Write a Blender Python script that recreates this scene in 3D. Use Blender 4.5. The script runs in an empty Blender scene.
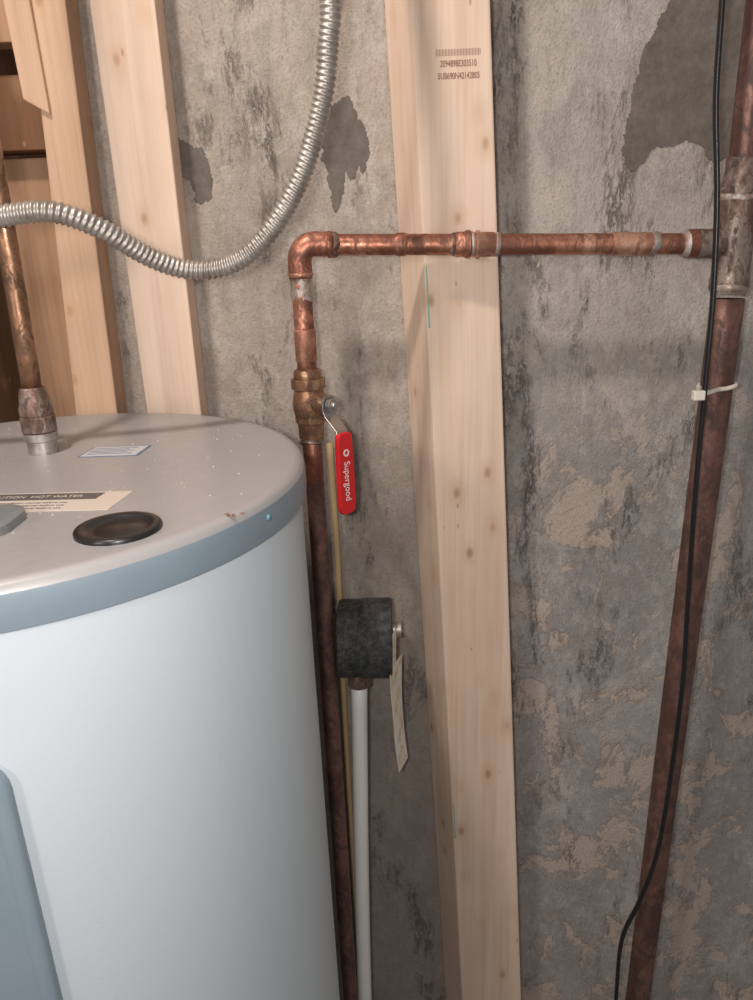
import bpy, math, random
from mathutils import Vector, Matrix
random.seed(4)
S=bpy.context.scene
S.view_settings.view_transform='Standard'
COL=S.collection

# ------------------------------------------------------------------ helpers
def parent(o,p):
    if p is not None: o.parent=p
def empty(name):
    e=bpy.data.objects.new(name,None); COL.objects.link(e); e.empty_display_size=.02; return e
def mesh(name,vs,fs,mat,par=None,smooth=False,bevel=0,segs=2):
    m=bpy.data.meshes.new(name); m.from_pydata([tuple(v) for v in vs],[],fs); m.update()
    import bmesh
    bm=bmesh.new(); bm.from_mesh(m); bmesh.ops.recalc_face_normals(bm,faces=bm.faces); bm.to_mesh(m); bm.free()
    o=bpy.data.objects.new(name,m); COL.objects.link(o)
    if mat: m.materials.append(mat)
    if smooth:
        for p in m.polygons: p.use_smooth=True
    if bevel:
        b=o.modifiers.new("b",'BEVEL'); b.width=bevel; b.segments=segs; b.limit_method='ANGLE'
    parent(o,par); return o
def hexa(name,bot,top,mat,par=None,bevel=.0015):
    vs=list(bot)+list(top)
    return mesh(name,vs,[(0,1,2,3),(4,5,6,7),(0,1,5,4),(1,2,6,5),(2,3,7,6),(3,0,4,7)],mat,par,False,bevel)
def box(name,x0,x1,y0,y1,z0,z1,mat,par=None,bevel=.001):
    return hexa(name,[(x0,y0,z0),(x1,y0,z0),(x1,y1,z0),(x0,y1,z0)],[(x0,y0,z1),(x1,y0,z1),(x1,y1,z1),(x0,y1,z1)],mat,par,bevel)
def catmull(pts,n):
    P=[Vector(p) for p in pts]; P=[2*P[0]-P[1]]+P+[2*P[-1]-P[-2]]
    out=[]
    for i in range(1,len(P)-2):
        a,b,c,d=P[i-1],P[i],P[i+1],P[i+2]
        for k in range(n):
            t=k/n
            out.append(.5*((2*b)+(-a+c)*t+(2*a-5*b+4*c-d)*t*t+(-a+3*b-3*c+d)*t**3))
    out.append(P[-2]); return out
def resample(path,step):
    L=[0]
    for a,b in zip(path,path[1:]): L.append(L[-1]+(b-a).length)
    n=max(2,int(L[-1]/step)); out=[]; j=0
    for i in range(n+1):
        s=L[-1]*i/n
        while j<len(L)-2 and L[j+1]<s: j+=1
        t=(s-L[j])/max(1e-9,L[j+1]-L[j]); out.append(path[j].lerp(path[j+1],t))
    return out,L[-1]
def sweep(name,pts,rad,mat,par=None,seg=24,step=.006,sm=12,flat=1.0,caps=True,straight=False):
    path=[Vector(p) for p in pts] if straight else catmull(pts,sm)
    path,T=resample(path,step)
    n=len(path); vs=[];fs=[]
    tan=[(path[min(i+1,n-1)]-path[max(i-1,0)]).normalized() for i in range(n)]
    ref=Vector((0,1,0)) if abs(tan[0].y)<.9 else Vector((1,0,0))
    N=(ref-tan[0]*ref.dot(tan[0])).normalized()
    for i in range(n):
        N=(N-tan[i]*N.dot(tan[i])).normalized(); B=tan[i].cross(N)
        s=T*i/(n-1)
        for k in range(seg):
            th=2*math.pi*k/seg
            r=rad(s,T,th) if callable(rad) else rad
            vs.append(path[i]+N*math.cos(th)*r+B*math.sin(th)*r*flat)
    for i in range(n-1):
        for k in range(seg):
            k2=(k+1)%seg
            fs.append((i*seg+k,i*seg+k2,(i+1)*seg+k2,(i+1)*seg+k))
    if caps:
        fs.append(tuple(range(seg))); fs.append(tuple((n-1)*seg+k for k in range(seg)))
    return mesh(name,vs,fs,mat,par,True)
def lathe(name,prof,org,axis,mat,par=None,seg=48,smooth=True,phase=0,bevel=0,wob=0,caps=True):
    A=Vector(axis).normalized(); ref=Vector((1,0,0)) if abs(A.x)<.9 else Vector((0,0,1))
    U=(ref-A*ref.dot(A)).normalized(); V=A.cross(U); O=Vector(org)
    vs=[];fs=[]
    ph=[random.uniform(0,6.28) for _ in range(4)]
    for (r,h) in prof:
        for k in range(seg):
            th=2*math.pi*k/seg+phase
            rr=r; hh=h
            if wob:
                rr+=wob*(math.sin(2*th+ph[0])+.6*math.sin(5*th+ph[1]+h*300))
                hh+=wob*3*(math.sin(2*th+ph[2])+.7*math.sin(3*th+ph[3]))
            vs.append(O+A*hh+U*math.cos(th)*rr+V*math.sin(th)*rr)
    for i in range(len(prof)-1):
        for k in range(seg):
            k2=(k+1)%seg; fs.append((i*seg+k,i*seg+k2,(i+1)*seg+k2,(i+1)*seg+k))
    if caps:
        fs.append(tuple(range(seg))); fs.append(tuple((len(prof)-1)*seg+k for k in range(seg)))
    o=mesh(name,vs,fs,mat,par,smooth,bevel)
    if smooth:
        e=o.modifiers.new("es",'EDGE_SPLIT'); e.split_angle=math.radians(50)
    return o
def text(name,body,loc,rot,size,mat,par=None,sx=1,ext=.0001,align='CENTER'):
    c=bpy.data.curves.new(name,'FONT'); c.body=body; c.size=size; c.extrude=ext; c.align_x=align; c.align_y='CENTER'
    o=bpy.data.objects.new(name,c); COL.objects.link(o); c.materials.append(mat)
    o.location=loc; o.rotation_euler=rot; o.scale=(sx,1,1); parent(o,par); return o

# ------------------------------------------------------------------ materials
class M:
    def __init__(s,name,color=(.5,.5,.5),rough=.5,metal=0,spec=.5):
        s.m=bpy.data.materials.new(name); s.m.use_nodes=True; s.t=s.m.node_tree; s.b=s.t.nodes['Principled BSDF']
        s.b.inputs['Base Color'].default_value=(*color,1); s.b.inputs['Roughness'].default_value=rough
        s.b.inputs['Metallic'].default_value=metal; s.b.inputs['Specular IOR Level'].default_value=spec
        s.tc=None
    def n(s,t,**k):
        x=s.t.nodes.new(t)
        for a,b in k.items(): setattr(x,a,b)
        return x
    def l(s,a,b): s.t.links.new(a,b)
    def co(s,scale=(1,1,1),loc=(0,0,0)):
        if s.tc is None: s.tc=s.n('ShaderNodeTexCoord')
        mp=s.n('ShaderNodeMapping'); mp.inputs['Scale'].default_value=scale; mp.inputs['Location'].default_value=loc
        s.l(s.tc.outputs['Object'],mp.inputs['Vector']); return mp.outputs[0]
    def noise(s,sc,co=None,det=4,rough=.55,dist=0):
        x=s.n('ShaderNodeTexNoise'); x.inputs['Scale'].default_value=sc; x.inputs['Detail'].default_value=det
        x.inputs['Roughness'].default_value=rough; x.inputs['Distortion'].default_value=dist
        s.l(co if co is not None else s.co(),x.inputs['Vector']); return x.outputs['Fac']
    def vor(s,sc,co=None):
        x=s.n('ShaderNodeTexVoronoi'); x.inputs['Scale'].default_value=sc
        s.l(co if co is not None else s.co(),x.inputs['Vector']); return x.outputs['Distance']
    def ramp(s,fac,a,b,v0=0,v1=1):
        x=s.n('ShaderNodeMapRange'); x.inputs['From Min'].default_value=a; x.inputs['From Max'].default_value=b
        x.inputs['To Min'].default_value=v0; x.inputs['To Max'].default_value=v1
        s.l(fac,x.inputs['Value']); return x.outputs[0]
    def math(s,op,a,b):
        x=s.n('ShaderNodeMath',operation=op)
        for i,v in enumerate((a,b)):
            if isinstance(v,(int,float)): x.inputs[i].default_value=v
            else: s.l(v,x.inputs[i])
        return x.outputs[0]
    def mix(s,fac,a,b):
        x=s.n('ShaderNodeMix',data_type='RGBA')
        if isinstance(fac,(int,float)): x.inputs[0].default_value=fac
        else: s.l(fac,x.inputs[0])
        for i,v in ((6,a),(7,b)):
            if isinstance(v,tuple): x.inputs[i].default_value=(*v,1)
            else: s.l(v,x.inputs[i])
        return x.outputs[2]
    def col(s,c): s.l(c,s.b.inputs['Base Color'])
    def rough(s,c): s.l(c,s.b.inputs['Roughness'])
    def metal(s,c): s.l(c,s.b.inputs['Metallic'])
    def bump(s,h,st=.3,d=.002):
        x=s.n('ShaderNodeBump'); x.inputs['Strength'].default_value=st; x.inputs['Distance'].default_value=d
        s.l(h,x.inputs['Height']); s.l(x.outputs[0],s.b.inputs['Normal'])
    def sep(s):
        s.co()
        x=s.n('ShaderNodeSeparateXYZ'); s.l(s.tc.outputs['Object'],x.inputs[0]); return x.outputs

def wood(name,light,dark,knots=True):
    k=M(name,rough=.62,spec=.3)
    g=k.noise(1,k.co((60,60,2.2)),5,.6,.6)
    g2=k.noise(1,k.co((240,240,5)),3,.5)
    c=k.mix(k.ramp(g,.35,.7),light,dark)
    c=k.mix(k.ramp(g2,.5,.75,0,.35),c,tuple(x*.75 for x in dark))
    big=k.noise(7,k.co(),3)
    c=k.mix(k.ramp(big,.45,.7,0,.35),c,tuple(min(1,x*1.08) for x in light))
    if knots:
        v=k.vor(1,k.co((22,22,13)))
        c=k.mix(k.ramp(v,.12,.05,0,.75),c,(.34,.17,.09))
        c=k.mix(k.ramp(v,.30,.08,0,.35),c,(.55,.33,.19))
        v=k.vor(1,k.co((40,40,17),(3,1,2)))
        c=k.mix(k.ramp(v,.08,.04,0,.7),c,(.42,.23,.12))
    k.col(c); k.bump(g2,.25,.0006); return k.m
pine=wood("pine_light",(.78,.60,.475),(.67,.475,.35))
pine1=wood("pine_warm",(.60,.40,.275),(.48,.30,.19))  # left stud: the weaker light there is put into a darker wood colour
pine2=wood("pine_mid",(.42,.245,.145),(.31,.17,.095))  # back framing: brown wood, also darkened in colour for the weaker light
pine3=wood("pine_brown",(.20,.09,.04),(.12,.055,.025))

# concrete wall
k=M("poured_concrete",rough=.92,spec=.15)
xyz=k.sep()
n1=k.noise(6,k.co((1.1,1,.7)),6,.6,.4); n2=k.noise(55,k.co((1,1,.7)),6,.75); n3=k.noise(330,None,4,.75)
nm=k.noise(18,k.co((1.3,1,.8),(2,2,9)),7,.72,.3)
ns=k.noise(1,k.co((95,95,22)),6,.7,.4)
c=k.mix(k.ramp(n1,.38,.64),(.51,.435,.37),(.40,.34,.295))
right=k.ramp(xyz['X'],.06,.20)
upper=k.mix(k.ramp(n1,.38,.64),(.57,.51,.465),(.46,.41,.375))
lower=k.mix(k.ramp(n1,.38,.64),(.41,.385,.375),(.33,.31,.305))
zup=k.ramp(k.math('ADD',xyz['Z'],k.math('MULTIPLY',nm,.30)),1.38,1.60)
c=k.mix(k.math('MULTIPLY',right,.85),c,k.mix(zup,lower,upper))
c=k.mix(k.ramp(nm,.50,.58,0,.40),c,(.31,.265,.235))
c=k.mix(k.ramp(ns,.52,.66,0,.32),c,(.24,.21,.19))
c=k.mix(k.ramp(n2,.50,.64,0,.42),c,(.63,.565,.51))
fl=k.noise(12,k.co((1,1,.75),(3,0,1)),9,.72,.5)
lowm=k.ramp(xyz['Z'],1.42,1.15); lr=k.math('MULTIPLY',lowm,k.ramp(xyz['X'],.12,.2))
fm=k.math('MULTIPLY',k.ramp(fl,.52,.55),lr)
c=k.mix(k.math('MULTIPLY',fm,.72),c,(.62,.50,.415))
wl=k.noise(7,k.co((1.5,1,1),(7,0,2)),9,.75,.3)
c=k.mix(k.ramp(wl,.54,.61,0,.45),c,(.66,.61,.56))
st=k.noise(1,k.co((13,13,4.2),(4,0,1.3)),8,.74,.3)
near=k.math('MULTIPLY',k.ramp(xyz['X'],.19,.12),k.ramp(xyz['X'],.08,.12))
near=k.math('MULTIPLY',near,k.ramp(xyz['Z'],1.1,1.35))
st2=k.math('ADD',st,k.math('MULTIPLY',near,.09))
sp=k.noise(1,k.co((170,170,60)),6,.8)
dm=k.math('MULTIPLY',k.ramp(st2,.55,.64),k.ramp(sp,.47,.55))
c=k.mix(k.math('MULTIPLY',dm,.72),c,(.15,.13,.118))
sp2=k.noise(85,k.co((1,1,.5),(5,5,5)),7,.85)
c=k.mix(k.ramp(sp2,.625,.67,0,.66),c,(.16,.14,.128))
c=k.mix(k.ramp(n3,.50,.70,0,.50),c,(.22,.19,.17))
shade=k.math('MULTIPLY',k.ramp(xyz['Z'],1.35,.9),k.ramp(xyz['X'],.14,.06))  # shadow low on the wall left of the stud, painted into the concrete
c=k.mix(k.math('MULTIPLY',shade,.5),c,(.20,.175,.16))
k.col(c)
h=k.math('ADD',k.math('MULTIPLY',n2,.8),k.math('MULTIPLY',n3,.6)); h=k.math('SUBTRACT',h,k.math('MULTIPLY',dm,.5)); h=k.math('ADD',h,k.math('MULTIPLY',fm,-.3))
k.bump(h,.85,.004); concrete=k.m
k=M("mortar_patch",rough=.95,spec=.1)
n=k.noise(60,None,6,.7); k.col(k.mix(k.ramp(n,.35,.7),(.135,.115,.10),(.21,.18,.158))); k.bump(n,.6,.003); mortar=k.m
k=M("floor_concrete",rough=.9); n=k.noise(8,None,6); k.col(k.mix(n,(.16,.15,.14),(.26,.25,.23))); floorm=k.m

def copper(name,a,b,d,m=.85,r0=.28,r1=.6,tarn=.6,sc=1,cor=.0):
    k=M(name,metal=m)
    n=k.noise(30*sc,k.co((1,1,.6)),7,.7,.8); n2=k.noise(60*sc,k.co((1,1,.6),(2,3,4)),7,.75,.8); n3=k.noise(240,None,5,.8)
    c=k.mix(k.ramp(n,.43,.57),a,b)
    tm=k.ramp(n2,.64-.24*tarn,.68-.18*tarn)
    c=k.mix(k.math('MULTIPLY',tm,.85),c,d)
    c=k.mix(k.ramp(n3,.53,.68,0,.65),c,d)
    mt=k.math('SUBTRACT',m,k.math('MULTIPLY',tm,.4))
    if cor:
        n4=k.noise(48,k.co((1,1,1),(9,1,6)),8,.8,.5)
        cm=k.ramp(n4,.66-.1*cor,.70-.1*cor)
        c=k.mix(k.math('MULTIPLY',cm,.6),c,(.46,.40,.33)); mt=k.math('SUBTRACT',mt,k.math('MULTIPLY',cm,.3))
    k.col(c)
    k.rough(k.ramp(n2,.35,.6,r0,r1)); k.metal(mt)
    k.bump(n2,.35,.001); return k.m
cu=copper("copper_stained",(.66,.31,.205),(.38,.15,.098),(.14,.058,.042),r0=.32,tarn=.7,cor=.4)
cub=copper("copper_bright",(.80,.46,.33),(.52,.25,.17),(.22,.095,.066),tarn=.5,r0=.34,cor=.5)
cud=copper("copper_dark",(.24,.125,.097),(.14,.07,.056),(.066,.036,.03),m=.5,r0=.36)
cul=copper("copper_old_tan",(.40,.225,.135),(.26,.135,.078),(.10,.05,.03),m=.75)
brass=copper("valve_brass",(.48,.30,.18),(.31,.155,.09),(.11,.05,.033),m=.8,r0=.3,tarn=.7,cor=.5)
solder=copper("solder_silver",(.54,.49,.46),(.38,.29,.24),(.24,.12,.085),m=.6,r0=.40,r1=.65,tarn=.5,sc=2)
solderd=copper("solder_tarnished",(.34,.27,.23),(.20,.12,.095),(.08,.045,.035),m=.6,r0=.36,sc=1.6,cor=.6)
k=M("galvanised",(.55,.53,.50),.45,.75); n=k.noise(60,None,5,.7); k.col(k.mix(k.ramp(n,.35,.65),(.33,.29,.26),(.54,.50,.46))); galv=k.m
k=M("chrome_dull",(.50,.47,.44),.33,.9); steel=k.m
k=M("tank_jacket",rough=.42,spec=.45)
b=k.noise(5,None,4); k.col(k.mix(b,(.60,.665,.71),(.65,.705,.745)))
n=k.noise(260,None,3,.6)
k.bump(n,.18,.0008); jacket=k.m
k=M("tank_cap_grey",rough=.32,spec=.5)
b=k.noise(9,None,5,.6); s2=k.noise(120,None,5,.7)
c=k.mix(b,(.325,.31,.31),(.385,.365,.36)); c=k.mix(k.ramp(s2,.62,.74,0,.6),c,(.45,.38,.32)); k.col(c)
k.rough(k.ramp(s2,.3,.7,.28,.45)); k.bump(k.noise(200,None,3),.12,.0006); cap=k.m
k=M("tank_rim_blue",rough=.4); b=k.noise(30,None,4); k.col(k.mix(b,(.21,.265,.315),(.255,.31,.36))); rim=k.m
k=M("access_cover",rough=.4); b=k.noise(20,None,4); k.col(k.mix(b,(.22,.285,.335),(.27,.33,.38))); k.bump(k.noise(220,None,3),.15,.0008); coverm=k.m
black=M("black_plastic",(.012,.012,.013),.32).m
blackw=M("black_cable_jacket",(.010,.010,.011),.35).m
k=M("black_wrap",rough=.55); n=k.noise(130,None,6,.75); k.col(k.mix(k.ramp(n,.42,.7),(.022,.023,.024),(.12,.12,.12))); k.bump(n,.7,.003); wrap=k.m
white=M("white_pvc",(.86,.85,.81),.35).m
tie=M("nylon_tie",(.78,.72,.62),.4).m
k=M("red_vinyl",(.72,.018,.022),.33); red=k.m
whitei=M("white_ink",(.88,.86,.83),.5).m
ink=M("stamp_ink",(.24,.11,.065),.8).m
teal=M("teal_mark",(.20,.44,.39),.8).m
yellow=M("yellow_cable",(.46,.33,.17),.5).m
k=M("paper_tag",rough=.8); n=k.noise(50,None,4); k.col(k.mix(k.ramp(n,.50,.64),(.82,.77,.66),(.66,.47,.26))); paper=k.m
lab=M("label_silver",(.58,.58,.57),.4).m
labb=M("label_blue",(.12,.16,.28),.5).m
labt=M("label_beige",(.62,.53,.45),.5).m
labd=M("label_dark_ink",(.11,.10,.10),.5).m
grayh=M("grey_plate",(.20,.205,.21),.4).m
rust=M("rust",(.26,.14,.08),.8).m
speck=M("plaster_crumbs",(.60,.53,.45),.9).m
cyan=M("screw_blue_paint",(.15,.32,.37),.5).m

# ------------------------------------------------------------------ room
YW=.91
box("wall_back",-.305,2.0,YW,YW+.2,0,2.5,concrete,None,0)
box("floor",-2.2,2.0,-2.5,2.0,-.1,0,floorm,None,0)
box("wall_far",-2.2,-.305,1.45,1.55,0,2.5,pine3,None,0)

def patch(name,pts):
    c=Vector((sum(p[0] for p in pts)/len(pts),0,sum(p[1] for p in pts)/len(pts)))
    P=[Vector((a,0,b)) for a,b in pts]; n=len(P); out=[]
    w=Vector((0,0,0))
    for i in range(n):
        a,b,c2,d=P[i-1],P[i],P[(i+1)%n],P[(i+2)%n]
        mm=max(4,int((c2-b).length/.0015))
        for kk in range(mm):
            t=kk/mm
            q=.5*((2*b)+(-a+c2)*t+(2*a-5*b+4*c2-d)*t*t+(-a+3*b-3*c2+d)*t**3)
            w=w*.75+Vector((random.uniform(-.0015,.0015),0,random.uniform(-.0015,.0015)))
            out.append(q+w)
    vs=[Vector((p.x,YW+.001,p.z)) for p in out]
    inn=[Vector((c.x+(p.x-c.x)*.985,YW-.0010,c.z+(p.z-c.z)*.985)) for p in out]
    m=len(out); fs=[(i,(i+1)%m,m+(i+1)%m,m+i) for i in range(m)]+[tuple(range(m,2*m))]
    return mesh(name,vs+inn,fs,mortar)
patch("mortar_patch",[(-.206,1.622),(-.190,1.612),(-.174,1.604),(-.168,1.575),(-.172,1.558),(-.186,1.552),(-.194,1.572),(-.203,1.580),(-.208,1.60)])
patch("mortar_patch",[(-.034,1.640),(-.014,1.652),(-.002,1.632),(.006,1.612),(.008,1.592),(.000,1.576),(-.006,1.582),(-.012,1.568),(-.020,1.576),(-.027,1.548),(-.036,1.540),(-.038,1.575),(-.045,1.60),(-.042,1.625)])
patch("mortar_patch",[(.350,1.80),(.420,1.80),(.425,1.60),(.405,1.575),(.388,1.576),(.376,1.588),(.358,1.594),(.342,1.588),(.325,1.588),(.312,1.575),(.298,1.568),(.290,1.59),(.296,1.640),(.308,1.69),(.330,1.735)])

# ------------------------------------------------------------------ wall framing
st=hexa("wall_stud",[(.114,.85,0),(.2095,.85,0),(.2095,.909,0),(.091,.909,0)],
        [(.030,.85,2.4),(.101,.85,2.4),(.101,.909,2.4),(.006,.909,2.4)],pine,None,.002)
text("stamp_upper","2094898E303510",(.1000,.8496,1.668),(math.radians(90),0,0),.0082,ink,st,.64)
text("stamp_lower","5UB690N42142805",(.1005,.8496,1.657),(math.radians(90),0,0),.0082,ink,st,.64)
vs=[];fs=[]
for i in range(30):
    x=.078+i*.0015; w=.0005; b=len(vs)
    vs+=[(x,.8497,1.675),(x+w,.8497,1.675),(x+w,.8497,1.681),(x,.8497,1.681)]; fs.append((b,b+1,b+2,b+3))
mesh("stamp_bars",vs,fs,ink,st)
def lineL(z): return .114+(.030-.114)*z/2.4
for a,b in ((1.41,1.475),(.70,.76)):
    mesh("teal_mark",[(lineL(a)+.001,.8494,a),(lineL(a)+.0030,.8494,a),(lineL(b)+.0026,.8494,b),(lineL(b)+.0015,.8494,b)],[(0,1,2,3)],teal,st)
hexa("wall_stud",[(-.265,.87,0),(-.207,.87,0),(-.207,.909,0),(-.265,.909,0)],[(-.265,.87,2.4),(-.197,.87,2.4),(-.197,.909,2.4),(-.265,.909,2.4)],pine,None,.002)
hexa("wall_stud",[(-.42,.87,0),(-.335,.87,0),(-.335,.909,0),(-.42,.909,0)],[(-.290,.87,2.4),(-.271,.87,2.4),(-.271,.909,2.4),(-.290,.909,2.4)],pine1,None,.002)
fr=empty("wood_framing")
hexa("back_stud",[(-.47,.95,0),(-.39,.95,0),(-.39,.99,0),(-.47,.99,0)],[(-.43,.95,1.61),(-.36,.95,1.61),(-.36,.99,1.61),(-.43,.99,1.61)],pine2,fr)
box("header",-.9,-.315,.925,.965,1.615,1.690,pine3,fr)
box("upper_board",-.9,-.345,.90,.93,1.715,2.4,pine2,fr)
hexa("cripple",[(-.345,.865,1.655),(-.320,.865,1.64),(-.320,.90,1.64),(-.345,.90,1.655)],[(-.375,.865,2.4),(-.335,.865,2.4),(-.335,.90,2.4),(-.375,.90,2.4)],pine1,fr)
box("side_board",-.75,-.56,.93,.97,0,1.61,pine3,fr)

# ------------------------------------------------------------------ water heater
TC=(-.309,.617); wh=empty("water_heater"); ZT=1.3265
lathe("jacket",[(.228,0),(.228,.03),(.243,.032),(.243,1.305)],(TC[0],TC[1],0),(0,0,1),jacket,wh,128)
lathe("cap_rim",[(.2435,1.2965),(.2478,1.297),(.2484,1.303),(.2484,1.3165),(.2476,1.3205)],(TC[0],TC[1],0),(0,0,1),rim,wh,160,caps=False)
lathe("cap_top",[(.2476,1.3205),(.2462,1.3240),(.2435,1.3265),(.239,1.3270),(.233,1.3265),(.0,1.3265)],(TC[0],TC[1],0),(0,0,1),cap,wh,160,caps=False)
vs=[];fs=[]
def cyl(az,z,r): return (TC[0]+r*math.cos(az),TC[1]+r*math.sin(az),z)
def rr(hw,hh,rc,n=8):
    out=[]
    for cx,cz,a0 in ((hw-rc,hh-rc,0),(-hw+rc,hh-rc,90),(-hw+rc,-hh+rc,180),(hw-rc,-hh+rc,270)):
        for i in range(n+1):
            a=math.radians(a0+90*i/n); out.append((cx+rc*math.cos(a),cz+rc*math.sin(a)))
    d=[]
    for i in range(len(out)):
        a=out[i]; b=out[(i+1)%len(out)]
        m=max(1,int(math.hypot(b[0]-a[0],b[1]-a[1])/.012))
        for q in range(m): d.append((a[0]+(b[0]-a[0])*q/m,a[1]+(b[1]-a[1])*q/m))
    return d
azc=math.radians(-71.8)-.10/.243; zc=.988
rings=[(.10,.232,.243),(.10,.232,.2475),(.097,.229,.2495),(.090,.222,.2495),(.087,.219,.2465)]
d=rr(.10,.232,.03); N=len(d)
for hw,hh,r in rings:
    for (x,z) in d: vs.append(cyl(azc+x*hw/.10/.243,zc+z*hh/.232,r))
for j in range(len(rings)-1):
    for i in range(N): fs.append((j*N+i,j*N+(i+1)%N,(j+1)*N+(i+1)%N,(j+1)*N+i))
mesh("access_cover_frame",vs,fs,coverm,wh,True)
vs=[];fs=[];nx=16
for j in range(2):
    for i in range(nx+1): vs.append(cyl(azc+(-.089+.178*i/nx)/.243,zc+(-.221+.442*j),.2467))
for i in range(nx): fs.append((i,i+1,nx+2+i,nx+1+i))
mesh("access_cover_panel",vs,fs,coverm,wh,True)
lathe("plug_ring",[(.0285,0),(.0285,.0022),(.0275,.0034),(.0240,.0036),(.0220,.0028),(.0200,.0010),(.0150,.0008),(.0135,.0016),(.0,.0018)],(-.173,.470,ZT),(0,0,1),black,wh,64,caps=False)
nx_,ny_=-.312,.690
lathe("nipple",[(.0135,0),(.0135,.012),(.0150,.013),(.0150,.020),(.0130,.021)],(nx_,ny_,ZT),(0,0,1),galv,wh,32)
lathe("nipple_nut",[(.0165,.021),(.0165,.036)],(nx_,ny_,ZT),(0,0,1),solderd,wh,8,False,bevel=.001)
lathe("adapter",[(.0145,.036),(.0150,.043),(.0135,.048),(.0125,.056),(.0110,.062)],(nx_,ny_,ZT),(0,0,1),solderd,wh,32,wob=.0003)
hp=sweep("hot_water_pipe",[(nx_,ny_,1.386),(-.309,.690,1.60),(-.302,.690,2.4)],.0088,cul,None,20,.03)
def quad(name,pts,z,mat,par,t=.0004):
    vs=[(x,y,z) for x,y in pts]+[(x,y,z+t) for x,y in pts]
    return mesh(name,vs,[(0,1,2,3),(4,5,6,7),(0,1,5,4),(1,2,6,5),(2,3,7,6),(3,0,4,7)],mat,par)
quad("label_small",[(-.272,.665),(-.216,.663),(-.213,.699),(-.268,.701)],ZT,labb,wh)
quad("label_small_face",[(-.270,.667),(-.218,.665),(-.215,.697),(-.2665,.699)],ZT+.0002,lab,wh)
for i in range(5):
    y=.672+i*.005
    quad("label_small_line",[(-.266,y),(-.224-.006*(i%2),y-.0005),(-.224-.006*(i%2),y+.0012),(-.266,y+.0017)],ZT+.0005,labb,wh,.0002)
quad("label_strip",[(-.42,.524),(-.194,.513),(-.188,.555),(-.415,.569)],ZT,labt,wh)
quad("label_strip_band",[(-.418,.5510),(-.212,.5385),(-.209,.5530),(-.415,.567)],ZT+.0003,labd,wh)
text("label_text","CAUTION  HOT WATER",(-.262,.5485,ZT+.0008),(0,0,-.06),.0070,labt,wh,1.0,.00005)
for i in range(3):
    text("label_fine","Do not install on side. Read the installation manual before use.",(-.285,.5365-.0062*i,ZT+.0005),(0,0,-.06),.0048,labd,wh,.9,.00005)
pl=rr(.05,.03,.02)
pv=[(-.298+x,.487+y,ZT) for x,y in pl]; n=len(pv)
pv+=[(x,y,ZT+.006) for x,y,z in pv]+[(-.298+(x+.298)*.9,.487+(y-.487)*.86,ZT+.0075) for x,y,z in pv]
mesh("junction_cover_plate",pv,[(i,(i+1)%n,n+(i+1)%n,n+i) for i in range(n)]+[(n+i,n+(i+1)%n,2*n+(i+1)%n,2*n+i) for i in range(n)]+[tuple(range(2*n,3*n))],grayh,wh,False)
az=math.radians(-23)
lathe("rim_screw",[(.0026,0),(.0026,.0010),(.0018,.0018),(0,.0020)],(TC[0]+.2483*math.cos(az),TC[1]+.2483*math.sin(az),1.313),(math.cos(az),math.sin(az),0),cyan,wh,6,caps=False)
for (x,y,r) in ((-.104,.490,.0030),(-.100,.488,.0020),(-.094,.492,.0015)):
    lathe("rust_spot",[(r,0),(r*.8,.0003),(0,.0004)],(x,y,ZT+.0001),(0,0,1),rust,wh,14,caps=False,wob=r*.1)
vs=[];fs=[]
for i in range(160):
    a=random.uniform(0,6.28); rr_=.23*math.sqrt(random.random()); x=TC[0]+rr_*math.cos(a); y=TC[1]+rr_*math.sin(a); s=random.uniform(.0003,.0010)
    b=len(vs)
    vs+=[(x-s,y,ZT),(x+s*.5,y-s,ZT),(x+s,y+s,ZT),(x,y,ZT+s)]; fs+=[(b,b+1,b+3),(b+1,b+2,b+3),(b+2,b,b+3)]
mesh("debris_crumbs",vs,fs,speck,wh)

# ------------------------------------------------------------------ copper branch with shut-off valve
YP=.825; cp=empty("copper_water_pipe"); rp=empty("copper_riser_pipe")
px=-.070; zt=1.503
def hz(x): return 1.503-(x+.07)*.0375
axd=(1,0,-.0375)
def hl(name,prof,x,mat,par=cp,**k): return lathe(name,[(r,h) for r,h in prof],(x,YP,hz(x)),axd,mat,par,32,**k)
sweep("horizontal_run",[(-.045,YP,hz(-.045)),(.15,YP,hz(.15)),(.345,YP,hz(.345))],.0106,cu,cp,28,.02)
R=.016
el=[(px,YP,zt-.034),(px,YP,zt-R)]+[(px+R-R*math.cos(math.radians(a)),YP,zt-R+R*math.sin(math.radians(a))) for a in range(15,90,15)]+[(px+R,YP,zt),(px+.036,YP,zt-.001)]
sweep("elbow",el,.0126,cu,cp,32,.003,straight=True)
hl("elbow_lip",[(.0124,0),(.0136,.001),(.0136,.003),(.0122,.005)],px+.030,cu)
hl("elbow_solder",[(.0104,0),(.0128,.002),(.0126,.005),(.0108,.008)],px+.034,solderd,wob=.0004)
lathe("elbow_lip_low",[(.0124,0),(.0135,-.001),(.0135,-.003),(.0122,-.005)],(px,YP,zt-.028),(0,0,1),cub,cp,32)
hl("coupling_a",[(.0106,0),(.0124,.0015),(.0126,.010),(.0142,.012),(.0142,.016),(.0115,.018)],.092,cu)
hl("coupling_b",[(.0112,0),(.0142,.0015),(.0142,.004),(.0125,.006),(.0123,.020),(.0106,.022)],.113,cub)
hl("coupling_solder",[(.0108,-.001),(.0128,.001),(.0128,.003),(.0108,.005)],.109,solder,wob=.0004)
hl("coupling_solder_b",[(.0104,0),(.0122,.002),(.0108,.005)],.134,solder,wob=.0003)
hl("coupling_solder_c",[(.0104,0),(.0122,.002),(.0108,.005)],.089,solderd,wob=.0003)
hl("sleeve",[(.0106,0),(.0118,.001),(.0118,.040),(.0106,.041)],.256,cub)
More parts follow.
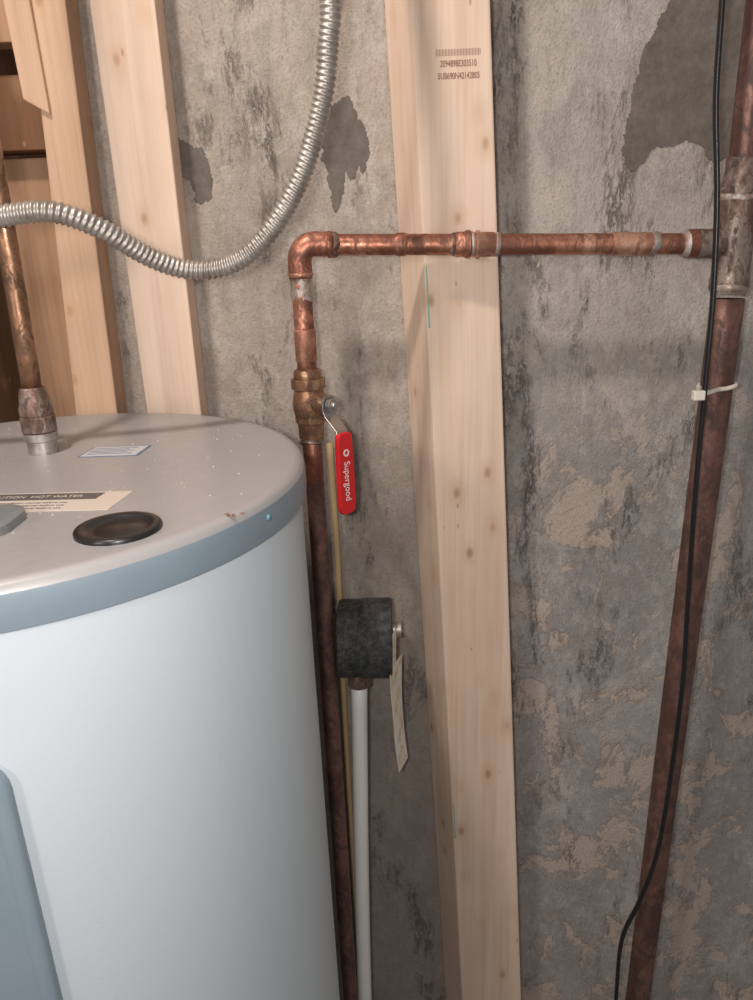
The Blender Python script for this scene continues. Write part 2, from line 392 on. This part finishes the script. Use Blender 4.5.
hl("sleeve_solder",[(.0106,0),(.0128,.001),(.0130,.006),(.0108,.009)],.296,solder,wob=.0004)
hl("stub_bright",[(.0107,0),(.0109,.012),(.0107,.012)],.225,cub)
hl("hump",[(.0106,0),(.0118,.003),(.0118,.010),(.0106,.013)],.030,cu)
hl("tee_collar_solder",[(.0104,0),(.0135,.002),(.0150,.005)],.330,solder,wob=.0004)
hl("branch_collar",[(.0130,0),(.0146,.001),(.0148,.010)],.335,cu)
hl("tee_branch",[(.0148,0),(.0148,.012),(.0152,.026)],.3455,solderd,rp)
lathe("riser_solder_zone",[(.0107,-.004),(.0112,.003),(.0111,.012),(.0115,.018),(.0107,.020)],(px,YP,1.450),(0,0,1),solder,cp,32,wob=.0005)
sweep("riser",[(px,YP,1.475),(px,YP,1.42),(px,YP,1.365)],.0106,cu,cp,28,.02)
lathe("riser_sleeve",[(.0106,0),(.0116,.001),(.0118,.034),(.0106,.035)],(px,YP,1.382),(0,0,1),cub,cp,32)
sweep("down_run",[(px,YP,1.305),(px,YP,.8),(px,YP,0)],.0106,cud,cp,28,.03)
lathe("down_bright",[(.0106,0),(.0109,.001),(.0109,.055),(.0106,.056)],(px,YP,1.245),(0,0,1),cu,cp,32)
lathe("valve_top_collar",[(.0130,.072),(.0150,.070),(.0158,.062),(.0140,.060)],(px,YP,1.302),(0,0,1),brass,cp,32)
lathe("valve_hex_top",[(.0190,0),(.0190,.012)],(px,YP,1.352),(0,0,1),brass,cp,8,False,bevel=.0012)
lathe("valve_body",[(.0140,0),(.0165,.004),(.0185,.012),(.0190,.018),(.0180,.026),(.0165,.032),(.0150,.036)],(px,YP,1.318),(0,0,1),brass,cp,32,wob=.0002)
lathe("valve_hex_low",[(.0172,0),(.0172,.010)],(px,YP,1.314),(0,0,1),brass,cp,8,False,bevel=.0012)
lathe("valve_low_collar",[(.0110,0),(.0138,.001),(.0145,.014),(.0150,.018)],(px,YP,1.296),(0,0,1),brass,cp,32)
lathe("valve_solder",[(.0108,0),(.0138,.002),(.0132,.005),(.0108,.008)],(px,YP,1.290),(0,0,1),solderd,cp,32,wob=.0004)
sd=Vector((.70,-.714,0)).normalized(); org=Vector((px,YP,1.338))
lathe("valve_bonnet",[(.0115,.012),(.0115,.024),(.0095,.026),(.0075,.030)],org,sd,brass,cp,24)
lathe("valve_stem",[(.0045,.025),(.0045,.042),(.0030,.044)],org,sd,steel,cp,16)
lathe("valve_nut",[(.0082,.034),(.0082,.0405)],org,sd,steel,cp,6,False,bevel=.0008)
side=Vector((0,0,1)).cross(sd).normalized()
def plate(name,prof,th,mat,par):
    vs=[];fs=[]
    for d,w,o in prof:
        c=org+sd*o-Vector((0,0,d))
        vs+=[c+side*w+sd*th/2,c-side*w+sd*th/2,c-side*w-sd*th/2,c+side*w-sd*th/2]
    for i in range(len(prof)-1):
        a=4*i
        for q in range(4): fs.append((a+q,a+(q+1)%4,a+4+(q+1)%4,a+4+q))
    fs.append((0,1,2,3)); e=4*(len(prof)-1); fs.append((e,e+1,e+2,e+3))
    return mesh(name,vs,fs,mat,par,False,.0012,3)
plate("lever",[(-.010,.006,.032),(-.006,.0095,.032),(.006,.0095,.032),(.012,.0085,.034),(.026,.0080,.050),(.034,.0085,.053),(.110,.0085,.053)],.0022,steel,cp)
plate("lever_grip",[(.028,.0070,.053),(.031,.0100,.053),(.043,.0108,.053),(.085,.0116,.053),(.110,.0116,.053),(.116,.0104,.053),(.120,.0070,.053)],.0062,red,cp)
X=Vector((0,0,-1)); Z=sd; Y=Z.cross(X)
rm=Matrix((X,Y,Z)).transposed().to_euler()
text("grip_lettering","Supergood",org+sd*.0564-Vector((0,0,.082)),rm,.0120,whitei,cp,.86,.0001)
lathe("grip_mark",[(.0040,.0562),(.0040,.0566),(.0024,.0566),(.0024,.0562)],org-Vector((0,0,.050)),sd,whitei,cp,24,caps=False)

# ------------------------------------------------------------------ main riser on the right
sweep("lower_run",[(.3865,.828,1.43),(.377,.828,1.0),(.3555,.828,0)],.0172,cud,rp,32,.04,straight=True)
sweep("upper_run",[(.385,.828,1.52),(.388,.828,1.60),(.394,.828,2.4)],.0150,cud,rp,32,.04)
lathe("tee_body",[(.0176,-.050),(.0196,-.048),(.0199,-.038),(.0190,-.034),(.0190,.018),(.0199,.022),(.0199,.042),(.0185,.044)],(.386,.828,1.487),(0,0,1),solderd,rp,40,wob=.0002)
lathe("tee_solder_low",[(.0172,-.008),(.0196,-.003),(.0203,.000),(.0190,.004)],(.3862,.828,1.442),(0,0,1),solder,rp,32,wob=.0004)
lathe("tee_solder_top",[(.0185,-.004),(.0203,0),(.0196,.004),(.0160,.008)],(.386,.828,1.530),(0,0,1),solder,rp,32,wob=.0004)
lathe("reducer",[(.0190,.0),(.0185,.012),(.0160,.022),(.0163,.034),(.0150,.036)],(.386,.828,1.533),(.02,0,1),solderd,rp,32,wob=.0002)
cb=sweep("black_power_cord",[(.329,.80,2.4),(.331,.795,1.85),(.334,.79,1.698),(.337,.79,1.617),(.347,.789,1.528),(.352,.787,1.432),(.353,.787,1.339),(.355,.788,1.215),(.360,.79,1.091),(.364,.79,.955),(.356,.79,.739),(.337,.79,.638),(.317,.79,.567),(.316,.79,.452),(.32,.79,.2),(.34,.78,.02),(.42,.74,.006),(.6,.7,.006)],.0038,blackw,None,14,.006,flat=.7)
lp=[]
for a in range(0,361,12):
    t=math.radians(a); x=.385+.0190*math.cos(t); y=.828+.0190*math.sin(t)
    if 180<=a<=252:
        w=math.sin(math.pi*(a-180)/72); x-=.017*w; y-=.022*w
    lp.append((x,y,1.336+.002*math.cos(t)))
zt_=empty("zip_tie")
sweep("tie_band",lp,.0026,tie,zt_,10,.003,straight=True,flat=1)
box("tie_head",.338,.350,.776,.784,1.331,1.341,tie,zt_)

# ------------------------------------------------------------------ flexible metal conduit
def cr(s,T,th): return .0084+.0008*math.sin(2*math.pi*s/.0050+th)
fc=empty("flexible_metal_conduit")
sweep("armour",[(-.65,.915,1.47),(-.645,.85,1.47),(-.60,.75,1.485),(-.50,.675,1.508),(-.40,.655,1.526),(-.345,.655,1.531),(-.298,.658,1.534),(-.258,.665,1.536),(-.226,.680,1.523),(-.193,.705,1.4975),(-.162,.72,1.485),(-.125,.72,1.488),(-.091,.72,1.510),(-.056,.72,1.557),(-.032,.72,1.619),(-.024,.72,1.664),(-.021,.72,1.693),(-.022,.73,1.80),(-.03,.76,2.0),(-.03,.8,2.4)],cr,galv,fc,24,.0009)
lathe("connector",[(.014,0),(.014,.012),(.011,.014),(.011,.024)],(-.65,.928,1.47),(0,-1,0),galv,fc,24)

# ------------------------------------------------------------------ wrapped drain valve, white drain pipe
dv=empty("wrapped_valve")
YB=.842
lathe("wrap",[(.044,0),(.0485,.001),(.0495,.004),(.0495,.028),(.0505,.029),(.0505,.064),(.0490,.067),(.044,.068)],(-.0560,YB,1.031),(1,0,-.03),wrap,dv,40,wob=.0004)
lathe("stub",[(.010,0),(.010,.012)],(.012,YB,1.040),(1,0,0),galv,dv,20)
lathe("wall_stub",[(.012,0),(.012,.05)],(-.02,YB+.02,1.031),(0,1,0),galv,dv,20)
dr=empty("drain_pipe")
lathe("union",[(.0125,0),(.0145,.001),(.0145,.018),(.0130,.022)],(-.032,YB,.962),(0,0,1),solderd,dr,28)
sweep("white_pipe",[(-.032,YB,.970),(-.042,YB,.70),(-.050,YB,.40),(-.056,YB,0)],.0105,white,dr,24,.04)
tg=empty("paper_tag")
def tag(name,x,y,z0,z1,w,ang,mat):
    vs=[];fs=[];n=8
    d=Vector((math.cos(ang),math.sin(ang),0)); nn=Vector((-d.y,d.x,0))
    for i in range(n+1):
        z=z0+(z1-z0)*i/n; b=nn*.004*math.sin(i/n*3); o=Vector((x+(i/n)*.004,y,z))
        vs+=[o+b-d*w/2,o+b+d*w/2,o+b+d*w/2+nn*.0006,o+b-d*w/2+nn*.0006]
    for i in range(n):
        a=4*i
        for q in range(4): fs.append((a+q,a+(q+1)%4,a+4+(q+1)%4,a+4+q))
    fs+= [(0,1,2,3),(4*n,4*n+1,4*n+2,4*n+3)]
    return mesh(name,vs,fs,mat,par=tg,smooth=False)
tag("tag_front",.014,.815,1.05,.905,.030,math.radians(74),paper)
tag("tag_back",.018,.835,1.00,.84,.032,math.radians(66),paper)
sweep("yellow_cable",[(-.055,.903,1.27),(-.054,.903,1.1),(-.058,.903,.8),(-.06,.903,0)],.0042,yellow,None,12,.02)

# ------------------------------------------------------------------ camera and light
p=math.radians(18.8);ro=math.radians(2.4)
r0=Vector((1,0,0));u0=Vector((0,math.sin(p),math.cos(p)));f=Vector((0,math.cos(p),-math.sin(p)))
r=math.cos(ro)*r0-math.sin(ro)*u0; u=math.cos(ro)*u0+math.sin(ro)*r0
cam=bpy.data.cameras.new("camera"); co=bpy.data.objects.new("camera",cam); COL.objects.link(co)
m=Matrix((r,u,-f)).transposed().to_4x4(); m.translation=Vector((0,0,1.5)); co.matrix_world=m
cam.lens=27; cam.sensor_width=36; cam.sensor_fit='AUTO'; cam.clip_start=.01
S.camera=co
def light(name,loc,tgt,size,power,color,typ='AREA'):
    l=bpy.data.lights.new(name,typ); l.energy=power; l.color=color
    if typ=='AREA': l.shape='DISK'; l.size=size
    else: l.shadow_soft_size=size
    o=bpy.data.objects.new(name,l); COL.objects.link(o); o.location=loc
    d=Vector(tgt)-Vector(loc); o.rotation_euler=d.to_track_quat('-Z','Y').to_euler(); return o
light("ceiling_bulb",(-.40,.25,2.42),(.1,.9,1.3),.045,34,(1,.90,.81),'POINT')
light("phone_flash",(-.05,-.02,1.52),(0,.8,1.2),.02,10.5,(1,.965,.93),'POINT')
light("room_light",(-.85,-.55,1.72),(0,.8,1.3),.10,21,(1,.92,.85),'POINT')
w=bpy.data.worlds.new("world"); S.world=w; w.use_nodes=True
w.node_tree.nodes['Background'].inputs[0].default_value=(.93,.90,.88,1); w.node_tree.nodes['Background'].inputs[1].default_value=.27
